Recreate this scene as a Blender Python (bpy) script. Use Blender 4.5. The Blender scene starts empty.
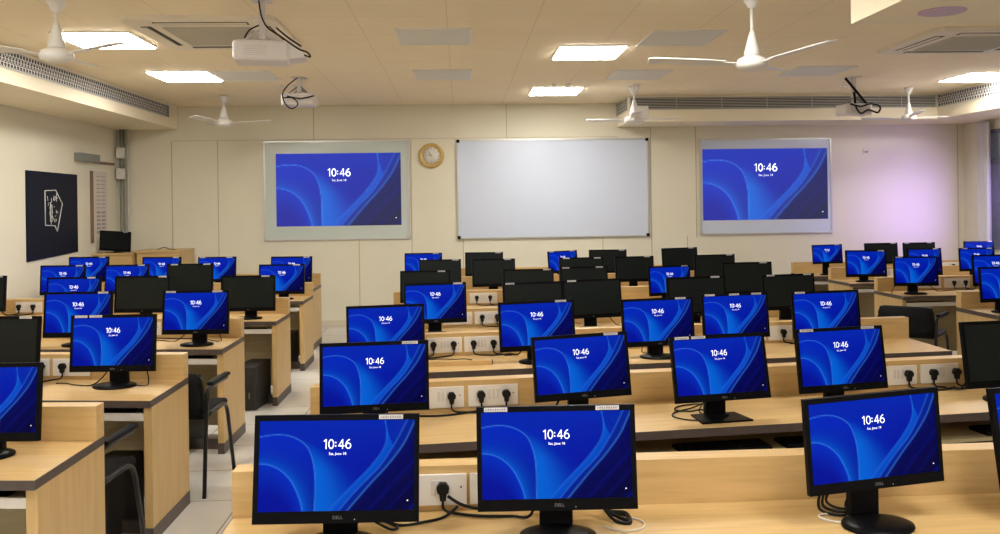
import bpy, bmesh, math, random
import numpy as np
from mathutils import Vector, Matrix
random.seed(7)
S = bpy.context.scene
COL = S.collection
PI = math.pi
WT = 0.73           # desk top height
PT = 0.875          # privacy panel height
CEIL = 3.15
YW = 12.6; XL = -4.8; XR = 7.4

# ------------------------------------------------------------------ materials
def mat(name, col, rough=.5, metal=0., emis=None, es=0., spec=.5, noise=None, bump=0.):
    m = bpy.data.materials.new(name); m.use_nodes = True
    nt = m.node_tree; b = nt.nodes['Principled BSDF']
    b.inputs['Base Color'].default_value = (*col, 1); b.inputs['Roughness'].default_value = rough
    b.inputs['Metallic'].default_value = metal; b.inputs['Specular IOR Level'].default_value = spec
    if emis: b.inputs['Emission Color'].default_value = (*emis, 1); b.inputs['Emission Strength'].default_value = es
    if noise:
        sc, amt = noise
        tc = nt.nodes.new('ShaderNodeTexCoord'); n = nt.nodes.new('ShaderNodeTexNoise'); n.inputs['Scale'].default_value = sc
        n.inputs['Detail'].default_value = 3
        nt.links.new(tc.outputs['Object'], n.inputs['Vector'])
        mx = nt.nodes.new('ShaderNodeMixRGB'); mx.blend_type = 'MULTIPLY'; mx.inputs[1].default_value = (*col, 1)
        cr = nt.nodes.new('ShaderNodeMapRange'); cr.inputs[1].default_value = .3; cr.inputs[2].default_value = .7
        cr.inputs[3].default_value = 1 - amt; cr.inputs[4].default_value = 1
        nt.links.new(n.outputs['Fac'], cr.inputs[0]); nt.links.new(cr.outputs[0], mx.inputs[2]); mx.inputs[0].default_value = 1
        nt.links.new(mx.outputs[0], b.inputs['Base Color'])
    return m

def wood(name, c1, c2, rough=.38, scale=(1.2, 14, 14)):
    m = bpy.data.materials.new(name); m.use_nodes = True
    nt = m.node_tree; b = nt.nodes['Principled BSDF']; L = nt.links.new
    tc = nt.nodes.new('ShaderNodeTexCoord'); mp = nt.nodes.new('ShaderNodeMapping'); mp.inputs['Scale'].default_value = scale
    n = nt.nodes.new('ShaderNodeTexNoise'); n.inputs['Scale'].default_value = 3; n.inputs['Detail'].default_value = 5; n.inputs['Distortion'].default_value = .4
    r = nt.nodes.new('ShaderNodeValToRGB'); r.color_ramp.elements[0].position = .32; r.color_ramp.elements[1].position = .68
    r.color_ramp.elements[0].color = (*c1, 1); r.color_ramp.elements[1].color = (*c2, 1)
    L(tc.outputs['Object'], mp.inputs[0]); L(mp.outputs[0], n.inputs['Vector']); L(n.outputs['Fac'], r.inputs[0]); L(r.outputs[0], b.inputs['Base Color'])
    b.inputs['Roughness'].default_value = rough
    return m

def tiled(name, col, line, pitch, width, rough, noise=.04, off=(0, 0)):
    """square tiles with thin joint lines, in world x,y"""
    m = bpy.data.materials.new(name); m.use_nodes = True
    nt = m.node_tree; b = nt.nodes['Principled BSDF']; L = nt.links.new
    tc = nt.nodes.new('ShaderNodeTexCoord'); sp = nt.nodes.new('ShaderNodeSeparateXYZ'); L(tc.outputs['Object'], sp.inputs[0])
    def M(op, a, bb):
        n = nt.nodes.new('ShaderNodeMath'); n.operation = op
        for i, v in enumerate((a, bb)):
            if isinstance(v, (int, float)): n.inputs[i].default_value = v
            else: L(v, n.inputs[i])
        return n.outputs[0]
    res = []
    for k in (0, 1):
        p = M('DIVIDE', M('ADD', sp.outputs[k], 100 * pitch[k] + off[k]), pitch[k])
        f = M('FRACT', p, 0)
        res.append(M('LESS_THAN', f, width / pitch[k]))
    ln = M('MAXIMUM', res[0], res[1])
    n = nt.nodes.new('ShaderNodeTexNoise'); n.inputs['Scale'].default_value = 2.5; L(tc.outputs['Object'], n.inputs['Vector'])
    mr = nt.nodes.new('ShaderNodeMapRange'); mr.inputs[3].default_value = 1 - noise; mr.inputs[4].default_value = 1 + noise; L(n.outputs['Fac'], mr.inputs[0])
    vm = nt.nodes.new('ShaderNodeVectorMath'); vm.operation = 'SCALE'; vm.inputs[0].default_value = col; L(mr.outputs[0], vm.inputs['Scale'])
    mx = nt.nodes.new('ShaderNodeMixRGB'); L(ln, mx.inputs[0]); L(vm.outputs[0], mx.inputs[1]); mx.inputs[2].default_value = (*line, 1)
    L(mx.outputs[0], b.inputs['Base Color']); b.inputs['Roughness'].default_value = rough
    return m

M = dict(
    wall=mat('cream_paint', (.80, .755, .61), .65, noise=(1.3, .05)),
    wallside=mat('side_wall_paint', (.78, .74, .61), .65, noise=(1.3, .05)),
    seam=mat('wall_joint_line', (.52, .46, .35), .7),
    ceil=tiled('ceiling_tiles', (.90, .79, .58), (.74, .63, .45), (.70, .70), .007, .75, .03, (.085, .27)),
    soffit=mat('soffit_paint', (.84, .76, .58), .6),
    floor=tiled('floor_tiles', (.72, .70, .66), (.26, .21, .20), (.60, .60), .007, .22, .06, (.1, .2)),
    wood=wood('pale_maple_laminate', (.54, .355, .145), (.64, .435, .195)),
    modesty=wood('modesty_board', (.42, .34, .19), (.47, .385, .22)),
    woodv=wood('upright_maple_laminate', (.52, .345, .145), (.60, .41, .18), .4, (9, 9, 1.0)),
    edge=mat('dark_edge_band', (.085, .062, .056), .45, noise=(30, .2)),
    tray=mat('grey_white_laminate', (.62, .58, .54), .5),
    plate=mat('white_socket_plastic', (.78, .74, .70), .35),
    switch=mat('socket_detail', (.66, .62, .59), .4),
    black=mat('black_plastic', (.004, .004, .005), .36, spec=.07),
    blackm=mat('black_matte_plastic', (.006, .006, .007), .5, spec=.10),
    glass_off=mat('dark_panel_matte', (.006, .009, .009), .34, spec=.2),
    cable=mat('black_rubber', (.008, .008, .008), .5, spec=.2),
    sticker=mat('paper_sticker', (.55, .54, .56), .6),
    ink=mat('sticker_ink', (.25, .24, .25), .6),
    logo=mat('silver_logo', (.20, .20, .20), .35, .4),
    led=mat('power_light', (.5, .45, .42), .4, emis=(1, .9, .8), es=.25),
    lamp=mat('lamp_diffuser', (.9, .9, .9), .5, emis=(1, .97, .90), es=30.0),
    frame=mat('aluminium_frame', (.62, .62, .60), .35, .6),
    board=mat('whiteboard_enamel', (.64, .70, .84), .22),
    boardg=mat('projection_board_enamel', (.60, .67, .64), .22),
    greyp=mat('unlit_panel', (.70, .70, .66), .5),
    whitep=mat('white_enamel', (.80, .79, .77), .35),
    acp=mat('off_white_plastic', (.82, .76, .64), .5),
    acg=mat('intake_grille', (.56, .53, .46), .6),
    dark=mat('dark_slot', (.03, .027, .022), .6),
    grille=mat('grille_bars', (.50, .49, .46), .5),
    gold=mat('gold_plastic', (.70, .48, .16), .35, .2, noise=(40, .35)),
    face=mat('clock_dial', (.76, .73, .64), .5),
    navy=mat('navy_poster_paper', (.005, .008, .022), .5, spec=.12),
    chalk=mat('white_print', (.75, .76, .72), .6),
    paper=mat('paper_sheet', (.66, .60, .57), .7),
    print=mat('grey_print', (.36, .32, .32), .7),
    brown=mat('brown_timber', (.24, .14, .09), .6),
    pipe=mat('grey_conduit', (.23, .24, .23), .45),
    conduit=mat('pale_conduit', (.55, .53, .47), .45),
    curtain=mat('white_curtain', (.80, .78, .84), .8),
    shadeboard=mat('shade_darkened_board', (.035, .028, .025), .6),  # shade of the gap under the worktop, put into the board colour
    tower=mat('dark_grey_steel_case', (.03, .03, .03), .45, spec=.3),
    chair=mat('black_chair_mesh', (.006, .006, .007), .65, spec=.15),
    tube=mat('black_powder_steel', (.008, .008, .008), .3, .1, spec=.3),
    skirt=mat('skirting', (.66, .60, .48), .5),
    winframe=mat('window_frame_steel', (.16, .17, .24), .4),
    proj=mat('projector_shell', (.70, .66, .66), .4),
    disc=mat('ceiling_speaker_face', (.56, .42, .58), .5),
)
def glassmat():
    m = bpy.data.materials.new('window_glass'); m.use_nodes = True
    b = m.node_tree.nodes['Principled BSDF']; b.inputs['Base Color'].default_value = (.10, .12, .30, 1); b.inputs['Roughness'].default_value = .08
    b.inputs['Alpha'].default_value = .6
    return m
M['glass'] = glassmat()
def screenmat(name, base, strength, lift):
    m = bpy.data.materials.new(name); m.use_nodes = True
    nt = m.node_tree; b = nt.nodes['Principled BSDF']; a = nt.nodes.new('ShaderNodeVertexColor'); a.layer_name = 'picture'
    b.inputs['Base Color'].default_value = (*base, 1); b.inputs['Roughness'].default_value = .4; b.inputs['Specular IOR Level'].default_value = .02
    mx = nt.nodes.new('ShaderNodeMixRGB'); mx.inputs[0].default_value = lift; mx.inputs[2].default_value = (.36, .38, .55, 1)
    nt.links.new(a.outputs[0], mx.inputs[1]); nt.links.new(mx.outputs[0], b.inputs['Emission Color'])
    b.inputs['Emission Strength'].default_value = strength
    m.cycles.emission_sampling = 'NONE'
    return m
M['screen'] = screenmat('lit_screen', (.002, .002, .004), .80, 0)
M['projection'] = screenmat('projected_light', (.02, .02, .03), .86, .06)
M['glyph'] = mat('lit_characters', (.8, .8, .8), .5, emis=(.85, .92, 1), es=.85); M['glyph'].cycles.emission_sampling = 'NONE'

# ------------------------------------------------------------------ mesh helpers
def box(bm, x0, x1, y0, y1, z0, z1, mi=0, bev=0, rot=None):
    vs = [bm.verts.new((x, y, z)) for x in (x0, x1) for y in (y0, y1) for z in (z0, z1)]
    fs = [(0, 1, 3, 2), (4, 6, 7, 5), (0, 4, 5, 1), (2, 3, 7, 6), (0, 2, 6, 4), (1, 5, 7, 3)]
    F = [bm.faces.new([vs[i] for i in f]) for f in fs]
    for f in F: f.material_index = mi
    if rot is not None:
        for v in vs: v.co = rot @ v.co
    if bev:
        es = list({e for f in F for e in f.edges})
        r = bmesh.ops.bevel(bm, geom=es, offset=bev, segments=2, affect='EDGES', profile=.5)
        for f in r['faces']: f.material_index = mi
    return F
def prism(bm, pts, a, b, axis='y', mi=0):
    """extrude outline pts (2D) between a and b along axis"""
    def P(p, t):
        return {'y': (p[0], t, p[1]), 'z': (p[0], p[1], t), 'x': (t, p[0], p[1])}[axis]
    A = [bm.verts.new(P(p, a)) for p in pts]; B = [bm.verts.new(P(p, b)) for p in pts]
    n = len(pts); F = [bm.faces.new(A), bm.faces.new(B[::-1])]
    for i in range(n): F.append(bm.faces.new([A[i], B[i], B[(i+1) % n], A[(i+1) % n]]))
    for f in F: f.material_index = mi
    bmesh.ops.recalc_face_normals(bm, faces=F)
def lathe(bm, prof, seg=24, mi=0, cx=0, cy=0, sx=1, sy=1, axis='z'):
    rings = []
    for r, z in prof:
        ring = []
        for i in range(seg):
            a = 2*PI*i/seg; p = (cx+sx*r*math.cos(a), cy+sy*r*math.sin(a), z)
            if axis == 'y': p = (p[0], p[2], p[1])
            ring.append(bm.verts.new(p))
        rings.append(ring)
    F = []
    for k in range(len(rings)-1):
        for i in range(seg):
            F.append(bm.faces.new([rings[k][i], rings[k][(i+1) % seg], rings[k+1][(i+1) % seg], rings[k+1][i]]))
    F.append(bm.faces.new(rings[0][::-1])); F.append(bm.faces.new(rings[-1]))
    for f in F: f.material_index = mi; f.smooth = True
    bmesh.ops.recalc_face_normals(bm, faces=F)
def smooth_path(pts, n=6):
    P = [Vector(p) for p in pts]
    if len(P) < 3: return P
    out = []
    for i in range(len(P)-1):
        p0 = P[max(i-1, 0)]; p1 = P[i]; p2 = P[i+1]; p3 = P[min(i+2, len(P)-1)]
        for k in range(n):
            t = k/n
            out.append(.5*((2*p1)+(p2-p0)*t+(2*p0-5*p1+4*p2-p3)*t*t+(3*p1-p0-3*p2+p3)*t**3))
    out.append(P[-1]); return out
def round_corners(pts, r, n=5):
    P = [Vector(p) for p in pts]; out = [P[0]]
    for i in range(1, len(P)-1):
        a = (P[i-1]-P[i]); b = (P[i+1]-P[i]); rr = min(r, a.length*.45, b.length*.45)
        A = P[i]+a.normalized()*rr; B = P[i]+b.normalized()*rr
        for k in range(n+1):
            t = k/n; out.append((1-t)**2*A+2*t*(1-t)*P[i]+t*t*B)
    out.append(P[-1]); return out
def tube(bm, path, r, seg=8, mi=0):
    rings = []; up = Vector((0, 0, 1)); prev = None
    for i, p in enumerate(path):
        d = (path[min(i+1, len(path)-1)]-path[max(i-1, 0)]).normalized()
        u = prev if prev is not None else (Vector((1, 0, 0)) if abs(d.z) > .9 else up)
        s = d.cross(u)
        if s.length < 1e-4: s = d.cross(Vector((0, 1, 0)))
        s.normalize(); u = s.cross(d).normalized(); prev = u
        rings.append([bm.verts.new(p+(s*math.cos(2*PI*k/seg)+u*math.sin(2*PI*k/seg))*r) for k in range(seg)])
    F = []
    for k in range(len(rings)-1):
        for i in range(seg): F.append(bm.faces.new([rings[k][i], rings[k][(i+1) % seg], rings[k+1][(i+1) % seg], rings[k+1][i]]))
    F.append(bm.faces.new(rings[0][::-1])); F.append(bm.faces.new(rings[-1]))
    for f in F: f.material_index = mi; f.smooth = True
    bmesh.ops.recalc_face_normals(bm, faces=F)
def mesh(name, bm, mats):
    me = bpy.data.meshes.new(name); bm.to_mesh(me); bm.free()
    for m in (mats if isinstance(mats, (list, tuple)) else [mats]): me.materials.append(M[m])
    return me
def put(name, me, parent=None, mtx=None, label=None):
    o = bpy.data.objects.new(name, me); COL.objects.link(o)
    if parent: o.parent = parent
    if mtx is not None: o.matrix_basis = mtx
    if label: o['label'] = label
    return o
def mk(name, fn, mats, parent=None, mtx=None, label=None):
    bm = bmesh.new(); fn(bm); return put(name, mesh(name, bm, mats), parent, mtx, label)
def tag(o, label, cat, group=None, kind=None):
    if label: o['label'] = label
    if cat: o['category'] = cat
    if group: o['group'] = group
    if kind: o['kind'] = kind
    return o
def thing(name, label, cat, loc=(0, 0, 0), rz=0, group=None):
    o = bpy.data.objects.new(name, None); o.empty_display_size = .1; COL.objects.link(o)
    o.location = loc; o.rotation_euler = (0, 0, rz)
    return tag(o, label, cat, group)
def struct(name, fn, mats):
    o = mk(name, fn, mats); o['kind'] = 'structure'; return o
def text_mesh(s, size, mi=0, mats=('glyph',), depth=0.0, bold=0.0, align='CENTER'):
    c = bpy.data.curves.new('txt', 'FONT'); c.body = s; c.size = size; c.align_x = align; c.align_y = 'CENTER'; c.extrude = depth; c.offset = bold
    c.resolution_u = 2
    o = bpy.data.objects.new('txt', c); COL.objects.link(o)
    dg = bpy.context.evaluated_depsgraph_get(); dg.update()
    me = bpy.data.meshes.new_from_object(o.evaluated_get(dg)); COL.objects.unlink(o); bpy.data.objects.remove(o)
    me.transform(Matrix.Rotation(PI/2, 4, 'X'))
    me.materials.clear()
    for m in mats: me.materials.append(M[m])
    return me

# ------------------------------------------------------------------ the lock screen picture (rippling blue folds)
def cat(pts, n=14):
    P = [np.array(p, float) for p in pts]; out = []
    for i in range(len(P)-1):
        p0, p1, p2, p3 = P[max(i-1, 0)], P[i], P[i+1], P[min(i+2, len(P)-1)]
        for k in range(n):
            t = k/n; out.append(.5*(2*p1+(p2-p0)*t+(2*p0-5*p1+4*p2-p3)*t*t+(3*p1-p0-3*p2+p3)*t**3))
    out.append(P[-1]); return np.array(out)
CA = cat([(-.01, .18), (.08, .155), (.17, .16), (.25, .21), (.31, .30), (.345, .45), (.36, .62), (.363, .8), (.36, 1.01)])
CB = cat([(-.01, .47), (.07, .49), (.14, .55), (.20, .65), (.24, .77), (.27, .9), (.285, 1.01)])
CC = cat([(.805, -.01), (.82, .15), (.80, .32), (.716, .52), (.603, .72), (.52, .87), (.45, 1.01)])
CK = cat([(.82, .08), (.835, .18), (.862, .28)])
CD = cat([(.958, -.01), (.92, .12), (.862, .30), (.775, .52), (.66, .72), (.585, .86), (.512, 1.01)])
CE = cat([(1.01, -.01), (.984, .085), (.927, .28), (.83, .50), (.722, .70), (.64, .86), (.565, 1.01)])
def dist(U, V, C, asp=1.75):
    d = np.full(U.shape, 9.)
    for i in range(len(C)-1):
        a = C[i]*[asp, 1]; b = C[i+1]*[asp, 1]; ab = b-a; L2 = ab@ab+1e-12
        t = np.clip(((U*asp-a[0])*ab[0]+(V-a[1])*ab[1])/L2, 0, 1)
        d = np.minimum(d, np.hypot(U*asp-a[0]-t*ab[0], V-a[1]-t*ab[1]))
    return d
def uat(C, V):
    o = np.argsort(C[:, 1]); return np.interp(V, C[o, 1], C[o, 0])
def vat(C, U):
    o = np.argsort(C[:, 0]); return np.interp(U, C[o, 0], C[o, 1])
def picture(U, V):
    lin = lambda c: (np.array(c)/255.)**2.2
    col = np.zeros(U.shape+(3,))
    base = lin((0, 36, 172)); deep = lin((0, 20, 145)); glow = lin((2, 100, 214)); mid = lin((3, 84, 200)); navy = lin((5, 12, 96)); ink = lin((8, 6, 58))
    w = lambda x: np.clip(x, 0, 1)[..., None]
    inA = ((V > vat(CA, U)) & (U < .31)) | ((U < uat(CA, V)) & (V > .30) & (U > .2))
    inB = ((V > vat(CB, U)) & (U < .285))
    uC, uD, uE = uat(CC, V), uat(CD, V), uat(CE, V)
    c = base+(lin((1, 42, 172))-base)*w(1-V*2.0)
    c = c+(deep-c)*w((U-.35)*2.5*(V > .1)*V*1.2)
    g = np.exp(-((U-uat(CA, V)-.01)/(.03+.26*np.clip(V-.25, 0, 1)))**2)*np.clip((V-.22)*3.2, 0, 1)*.9
    c = c+(glow-c)*w(g*(U >= uat(CA, V)-.01))
    a = lin((0, 42, 182))+(deep-lin((0, 42, 182)))*w((V-.25)*1.5)
    edge = np.exp(-dist(U, V, CB)/.08)
    a = a+(glow-a)*w(edge*.8*(~inB)*np.clip(V*1.4, 0, 1))
    c = np.where(inA[..., None], a, c)
    bcol = lin((0, 24, 150))+(lin((0, 48, 186))-lin((0, 24, 150)))*w(1-np.clip((V-vat(CB, U))*3, 0, 1))
    c = np.where(inB[..., None], bcol, c)
    r1 = (U > uC) & (U <= uD) & ~((V < .30) & (U > uat(CK, V)))
    t = np.clip((U-uC)/(uD-uC+1e-3), 0, 1)
    c = np.where(r1[..., None], mid+(lin((4, 66, 188))-mid)*w(t), c)
    r1b = (U > uC) & (U <= uD) & (V < .30) & (U > uat(CK, V))
    c = np.where(r1b[..., None], lin((3, 42, 165)), c)
    r2 = (U > uD) & (U <= uE); c = np.where(r2[..., None], lin((5, 36, 140)), c)
    r3 = (U > uE); q = np.clip((U-uE)*1.6+V*.35, 0, 1)
    n3 = navy+(ink-navy)*w(q*1.3)
    for k, s in ((.13, .25), (.24, .2), (.38, .45)):
        n3 = n3+(lin((4, 28, 140))-n3)*w(s*np.exp(-((U-uE-k*(1.25-.2*V))/.018)**2))
    c = np.where(r3[..., None], n3, c)
    line = lin((70, 140, 235))
    for C, wd, s in ((CA, .0055, .6), (CB, .0055, .55), (CC, .006, .25), (CD, .005, .45), (CE, .006, .6)):
        d = dist(U, V, C); c = c+(line-c)*w(s*np.exp(-(d/wd)**2))+.25*(mid)*w(s*np.exp(-d/.03))*.3
    return np.clip(c, 0, 1)
def screen_mesh(name, w, h, nx, ny, m_pic, clock_v=.765):
    us = np.linspace(0, 1, nx+1); vs = np.linspace(0, 1, ny+1)
    U, V = np.meshgrid(us, vs); colr = picture(U, V)
    verts = [((u-.5)*w, 0, (.5-v)*h) for v in vs for u in us]
    faces = [(j*(nx+1)+i, (j+1)*(nx+1)+i, (j+1)*(nx+1)+i+1, j*(nx+1)+i+1) for j in range(ny) for i in range(nx)]
    me = bpy.data.meshes.new(name); me.from_pydata(verts, [], faces)
    ca = me.color_attributes.new('picture', 'FLOAT_COLOR', 'POINT')
    arr = np.concatenate([colr.reshape(-1, 3), np.ones(((nx+1)*(ny+1), 1))], 1).astype(np.float32)
    ca.data.foreach_set('color', arr.ravel())
    # clock and date, floating a hair in front of the picture
    bm = bmesh.new(); bm.from_mesh(me)
    t = text_mesh('Sat, June 18', h*.042, bold=0)
    n0 = len(bm.faces); nv = len(bm.verts)
    bm.from_mesh(t); bm.verts.ensure_lookup_table(); bm.faces.ensure_lookup_table()
    for v in bm.verts[nv:]: v.co = Vector((v.co.x+.003*w, -.0006, v.co.z+h*.128))
    for f in bm.faces[n0:]:
        f.material_index = 1
        if f.normal.y > 0: f.normal_flip()
    H = h*.108; X = -.088*w; Z = h*.182; sw = H*.052; cw = H*.60
    ell = lambda cx, cz, rx, rz, a0, a1, n=18: [(cx+rx*math.cos(math.radians(a0+(a1-a0)*i/n)), cz+rz*math.sin(math.radians(a0+(a1-a0)*i/n))) for i in range(n+1)]
    G = []
    G.append((0.0, [(.05, .80), (.27, .97), (.27, .03)]))
    G.append((.52, ell(.28, .5, .25, .45, 0, 360, 28)))
    G.append((1.56, [(.44, .03), (.44, .96), (.03, .30), (.62, .30)]))
    G.append((2.30, ell(.30, .31, .25, .27, 0, 360, 22))); G.append((2.30, ell(.55, .40, .50, .56, 185, 105, 10)))
    for gx, P in G:
        for a, b_ in zip(P[:-1], P[1:]):
            A = Vector((X+(gx+a[0])*H, 0, Z+a[1]*H)); B = Vector((X+(gx+b_[0])*H, 0, Z+b_[1]*H)); d = (B-A).normalized(); n = Vector((-d.z, 0, d.x))*sw; e = d*sw*.6
            vs = [bm.verts.new((p.x, -.0006, p.z)) for p in (A-e+n, A-e-n, B+e-n, B+e+n)]; f = bm.faces.new(vs); f.material_index = 1
            f.normal_update()
            if f.normal.y > 0: f.normal_flip()
    for zz in (.30, .66): box(bm, X+1.27*H-sw*1.3, X+1.27*H+sw*1.3, -.0009, -.0005, Z+zz*H-sw*1.3, Z+zz*H+sw*1.3, 1)
    k = h*.008; box(bm, w*.458-k, w*.458+k, -.0006, -.0003, -h*.398-k*.7, -h*.398+k*.7, 1)
    me2 = bpy.data.meshes.new(name); bm.to_mesh(me2); bm.free(); bpy.data.meshes.remove(me)
    me2.materials.append(M[m_pic]); me2.materials.append(M['glyph'])
    return me2
PIC = screen_mesh('screen', .460, .262, 150, 86, 'screen')

# ------------------------------------------------------------------ monitors
W0, H0 = .49, .314
def f_case(bm):
    w, h = W0/2, H0/2; z0, z1 = -h+.035, h-.017; x = .230
    y0, y1 = -.030, -.010
    box(bm, -w, -x, y0, y1, -h, h, 0); box(bm, x, w, y0, y1, -h, h, 0)
    box(bm, -x, x, y0, y1, z1, h, 0); box(bm, -x, x, y0, y1, -h, z0, 0)
    # tapered back shell
    A = [bm.verts.new((sx*w, -.010, sz*h)) for sx, sz in ((-1, -1), (1, -1), (1, 1), (-1, 1))]
    B = [bm.verts.new((sx*w*.92, .008, sz*h*.9)) for sx, sz in ((-1, -1), (1, -1), (1, 1), (-1, 1))]
    Cc = [bm.verts.new((sx*w*.55, .030, sz*h*.6)) for sx, sz in ((-1, -1), (1, -1), (1, 1), (-1, 1))]
    for P, Q in ((A, B), (B, Cc)):
        for i in range(4): bm.faces.new([P[i], P[(i+1) % 4], Q[(i+1) % 4], Q[i]])
    bm.faces.new(Cc); bm.faces.new(A[::-1])
    bmesh.ops.recalc_face_normals(bm, faces=list(bm.faces))
bm = bmesh.new(); f_case(bm); CASE = mesh('casing', bm, 'black')
bm = bmesh.new(); box(bm, -.230, .230, -.0262, -.020, -.122, .140); OFF = mesh('screen', bm, 'glass_off')
bm = bmesh.new(); box(bm, -.036, .036, -.0315, -.030, -.0065, .0065, 0)
for k in range(9): box(bm, -.031+k*.007, -.027+k*.007, -.0318, -.0314, -.003, .003 if k % 3 else .001, 1)
STICK = mesh('sticker', bm, ['sticker', 'ink'])
bm = bmesh.new(); lathe(bm, [(.0013, 0), (.0014, .0008), (.0004, .0012)], 10); LED = mesh('power_light', bm, 'led'); LED.transform(Matrix.Rotation(PI/2, 4, 'X'))
DELL = text_mesh('DELL', .0135, mats=('logo',), depth=.0004)
HP = text_mesh('hp', .0135, mats=('logo',), depth=.0004)
def f_round(bm):
    lathe(bm, [(.118, 0), (.120, .004), (.118, .010), (.090, .017), (.045, .022), (.01, .023)], 40, sy=.82)
bm = bmesh.new(); f_round(bm); RB = mesh('base', bm, 'black')
def f_sq(bm):
    prism(bm, [(-.13, -.09), (.13, -.09), (.115, .08), (-.115, .08)], 0, .008, 'z'); box(bm, -.05, .05, .0, .06, .008, .016, 0, .003)
bm = bmesh.new(); f_sq(bm); SB = mesh('base', bm, 'black')
bm = bmesh.new(); prism(bm, [(-.052, 0), (.052, 0), (.050, 1), (-.050, 1)], -.004, .022, 'y'); NECK = mesh('neck', bm, 'blackm')
bm = bmesh.new(); box(bm, -.045, .045, .006, .034, -.045, .045, 0, .004); HINGE = mesh('hinge_block', bm, 'blackm')

BLK = {'C': 'middle', 'L': 'left', 'R': 'right'}
ORD = ['', 'nearest', 'second', 'third', 'fourth', 'fifth', 'sixth', 'farthest']
NUM = ['', 'leftmost', 'second from left', 'third from left', 'fourth from left', 'fifth from left', 'sixth from left']
ROWNAME = {}
def rowname(b, r):
    if b == 'C': return ORD[r]+' desk row, middle block'
    if b == 'L': return {2: 'nearest', 3: 'second', 4: 'third', 5: 'fourth', 6: 'fifth', 7: 'farthest'}[r]+' desk row, left block'
    return {4: 'nearest', 5: 'second', 6: 'third', 7: 'farthest'}[r]+' desk row, right block'
STK = {('C', 1, 1): 'r', ('C', 1, 2): 'lr', ('C', 1, 3): '', ('C', 2, 1): 'r', ('C', 2, 2): 'r', ('C', 2, 3): 'lm', ('C', 2, 4): 'lr', ('C', 2, 5): '', ('C', 3, 1): '', ('C', 3, 2): 'r',
       ('C', 3, 3): 'r', ('C', 3, 4): 'lcr', ('C', 3, 5): 'l', ('C', 4, 1): 'r', ('C', 4, 2): 'l', ('C', 4, 3): 'l', ('C', 4, 4): 'r', ('C', 4, 5): 'lr', ('C', 5, 4): 'r', ('C', 6, 5): 'r',
       ('L', 2, 1): '', ('L', 3, 1): 'lm', ('L', 3, 2): 'r', ('L', 4, 1): 'r', ('L', 4, 2): 'lr', ('L', 5, 4): 'lr', ('L', 5, 3): 'r', ('R', 5, 1): 'l', ('R', 4, 1): '', ('R', 6, 1): 'r'}
SX = {'l': -.185, 'm': -.10, 'c': -.005, 'r': .16}
cnt = {}; totals = {}
def monitor(b, r, x, y, z, yaw, tilt, roll, sc, st, base, table=WT, label=None):
    cnt[(b, r)] = cnt.get((b, r), 0)+1; k = cnt[(b, r)]
    n = totals.get((b, r), 1)
    place = ('only one visible' if n == 1 else 'rightmost' if (k == n and n > 2) else NUM[k])
    if label is None:
        what = 'lit blue-screened monitor' if st == 'on' else 'switched-off black monitor'
        label = '%s, %s on the %s' % (what, place, rowname(b, r))
    t = thing('computer_monitor', label, 'monitor', (x, y, table+.001), math.radians(yaw), 'computer monitors on the lab desks')
    hz = z-table-.001
    mtx = Matrix.Translation((0, 0, hz)) @ Matrix.Rotation(math.radians(-tilt), 4, 'X') @ Matrix.Rotation(math.radians(roll), 4, 'Y') @ Matrix.Scale(sc, 4)
    put('casing', CASE, t, mtx)
    if st == 'on': put('screen', PIC, t, mtx @ Matrix.Translation((0, -.0270, .009)), 'screen lit with a blue picture and white clock digits')
    else: put('screen', OFF, t, mtx)
    put('hinge_block', HINGE, t, mtx)
    put('neck', NECK, t, Matrix.Translation((0, .034, .008)) @ Matrix.Diagonal((sc, 1, hz-.01, 1)))
    put('base', SB if base == 's' else RB, t, Matrix.Translation((0, (-.035 if (b, r) == ('C', 1) else -.012) if base == 'r' else -.01, 0)) @ Matrix.Scale(sc, 4))
    s = STK.get((b, r, k), 'lr' if (k*7+r*3) % 3 == 0 else 'r')
    for c in s: put('sticker', STICK, t, mtx @ Matrix.Translation((SX[c]+(.02 if (k+r) % 2 and r > 3 else 0), 0, .149)))
    if r <= 5:
        put('logo', DELL if st == 'on' else HP, t, mtx @ Matrix.Translation((.005, -.0306, -.141)))
        if r <= 3 and st == 'on': put('power_light', LED, t, mtx @ Matrix.Translation((.055, -.0298, -.147)))
    return t
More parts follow.
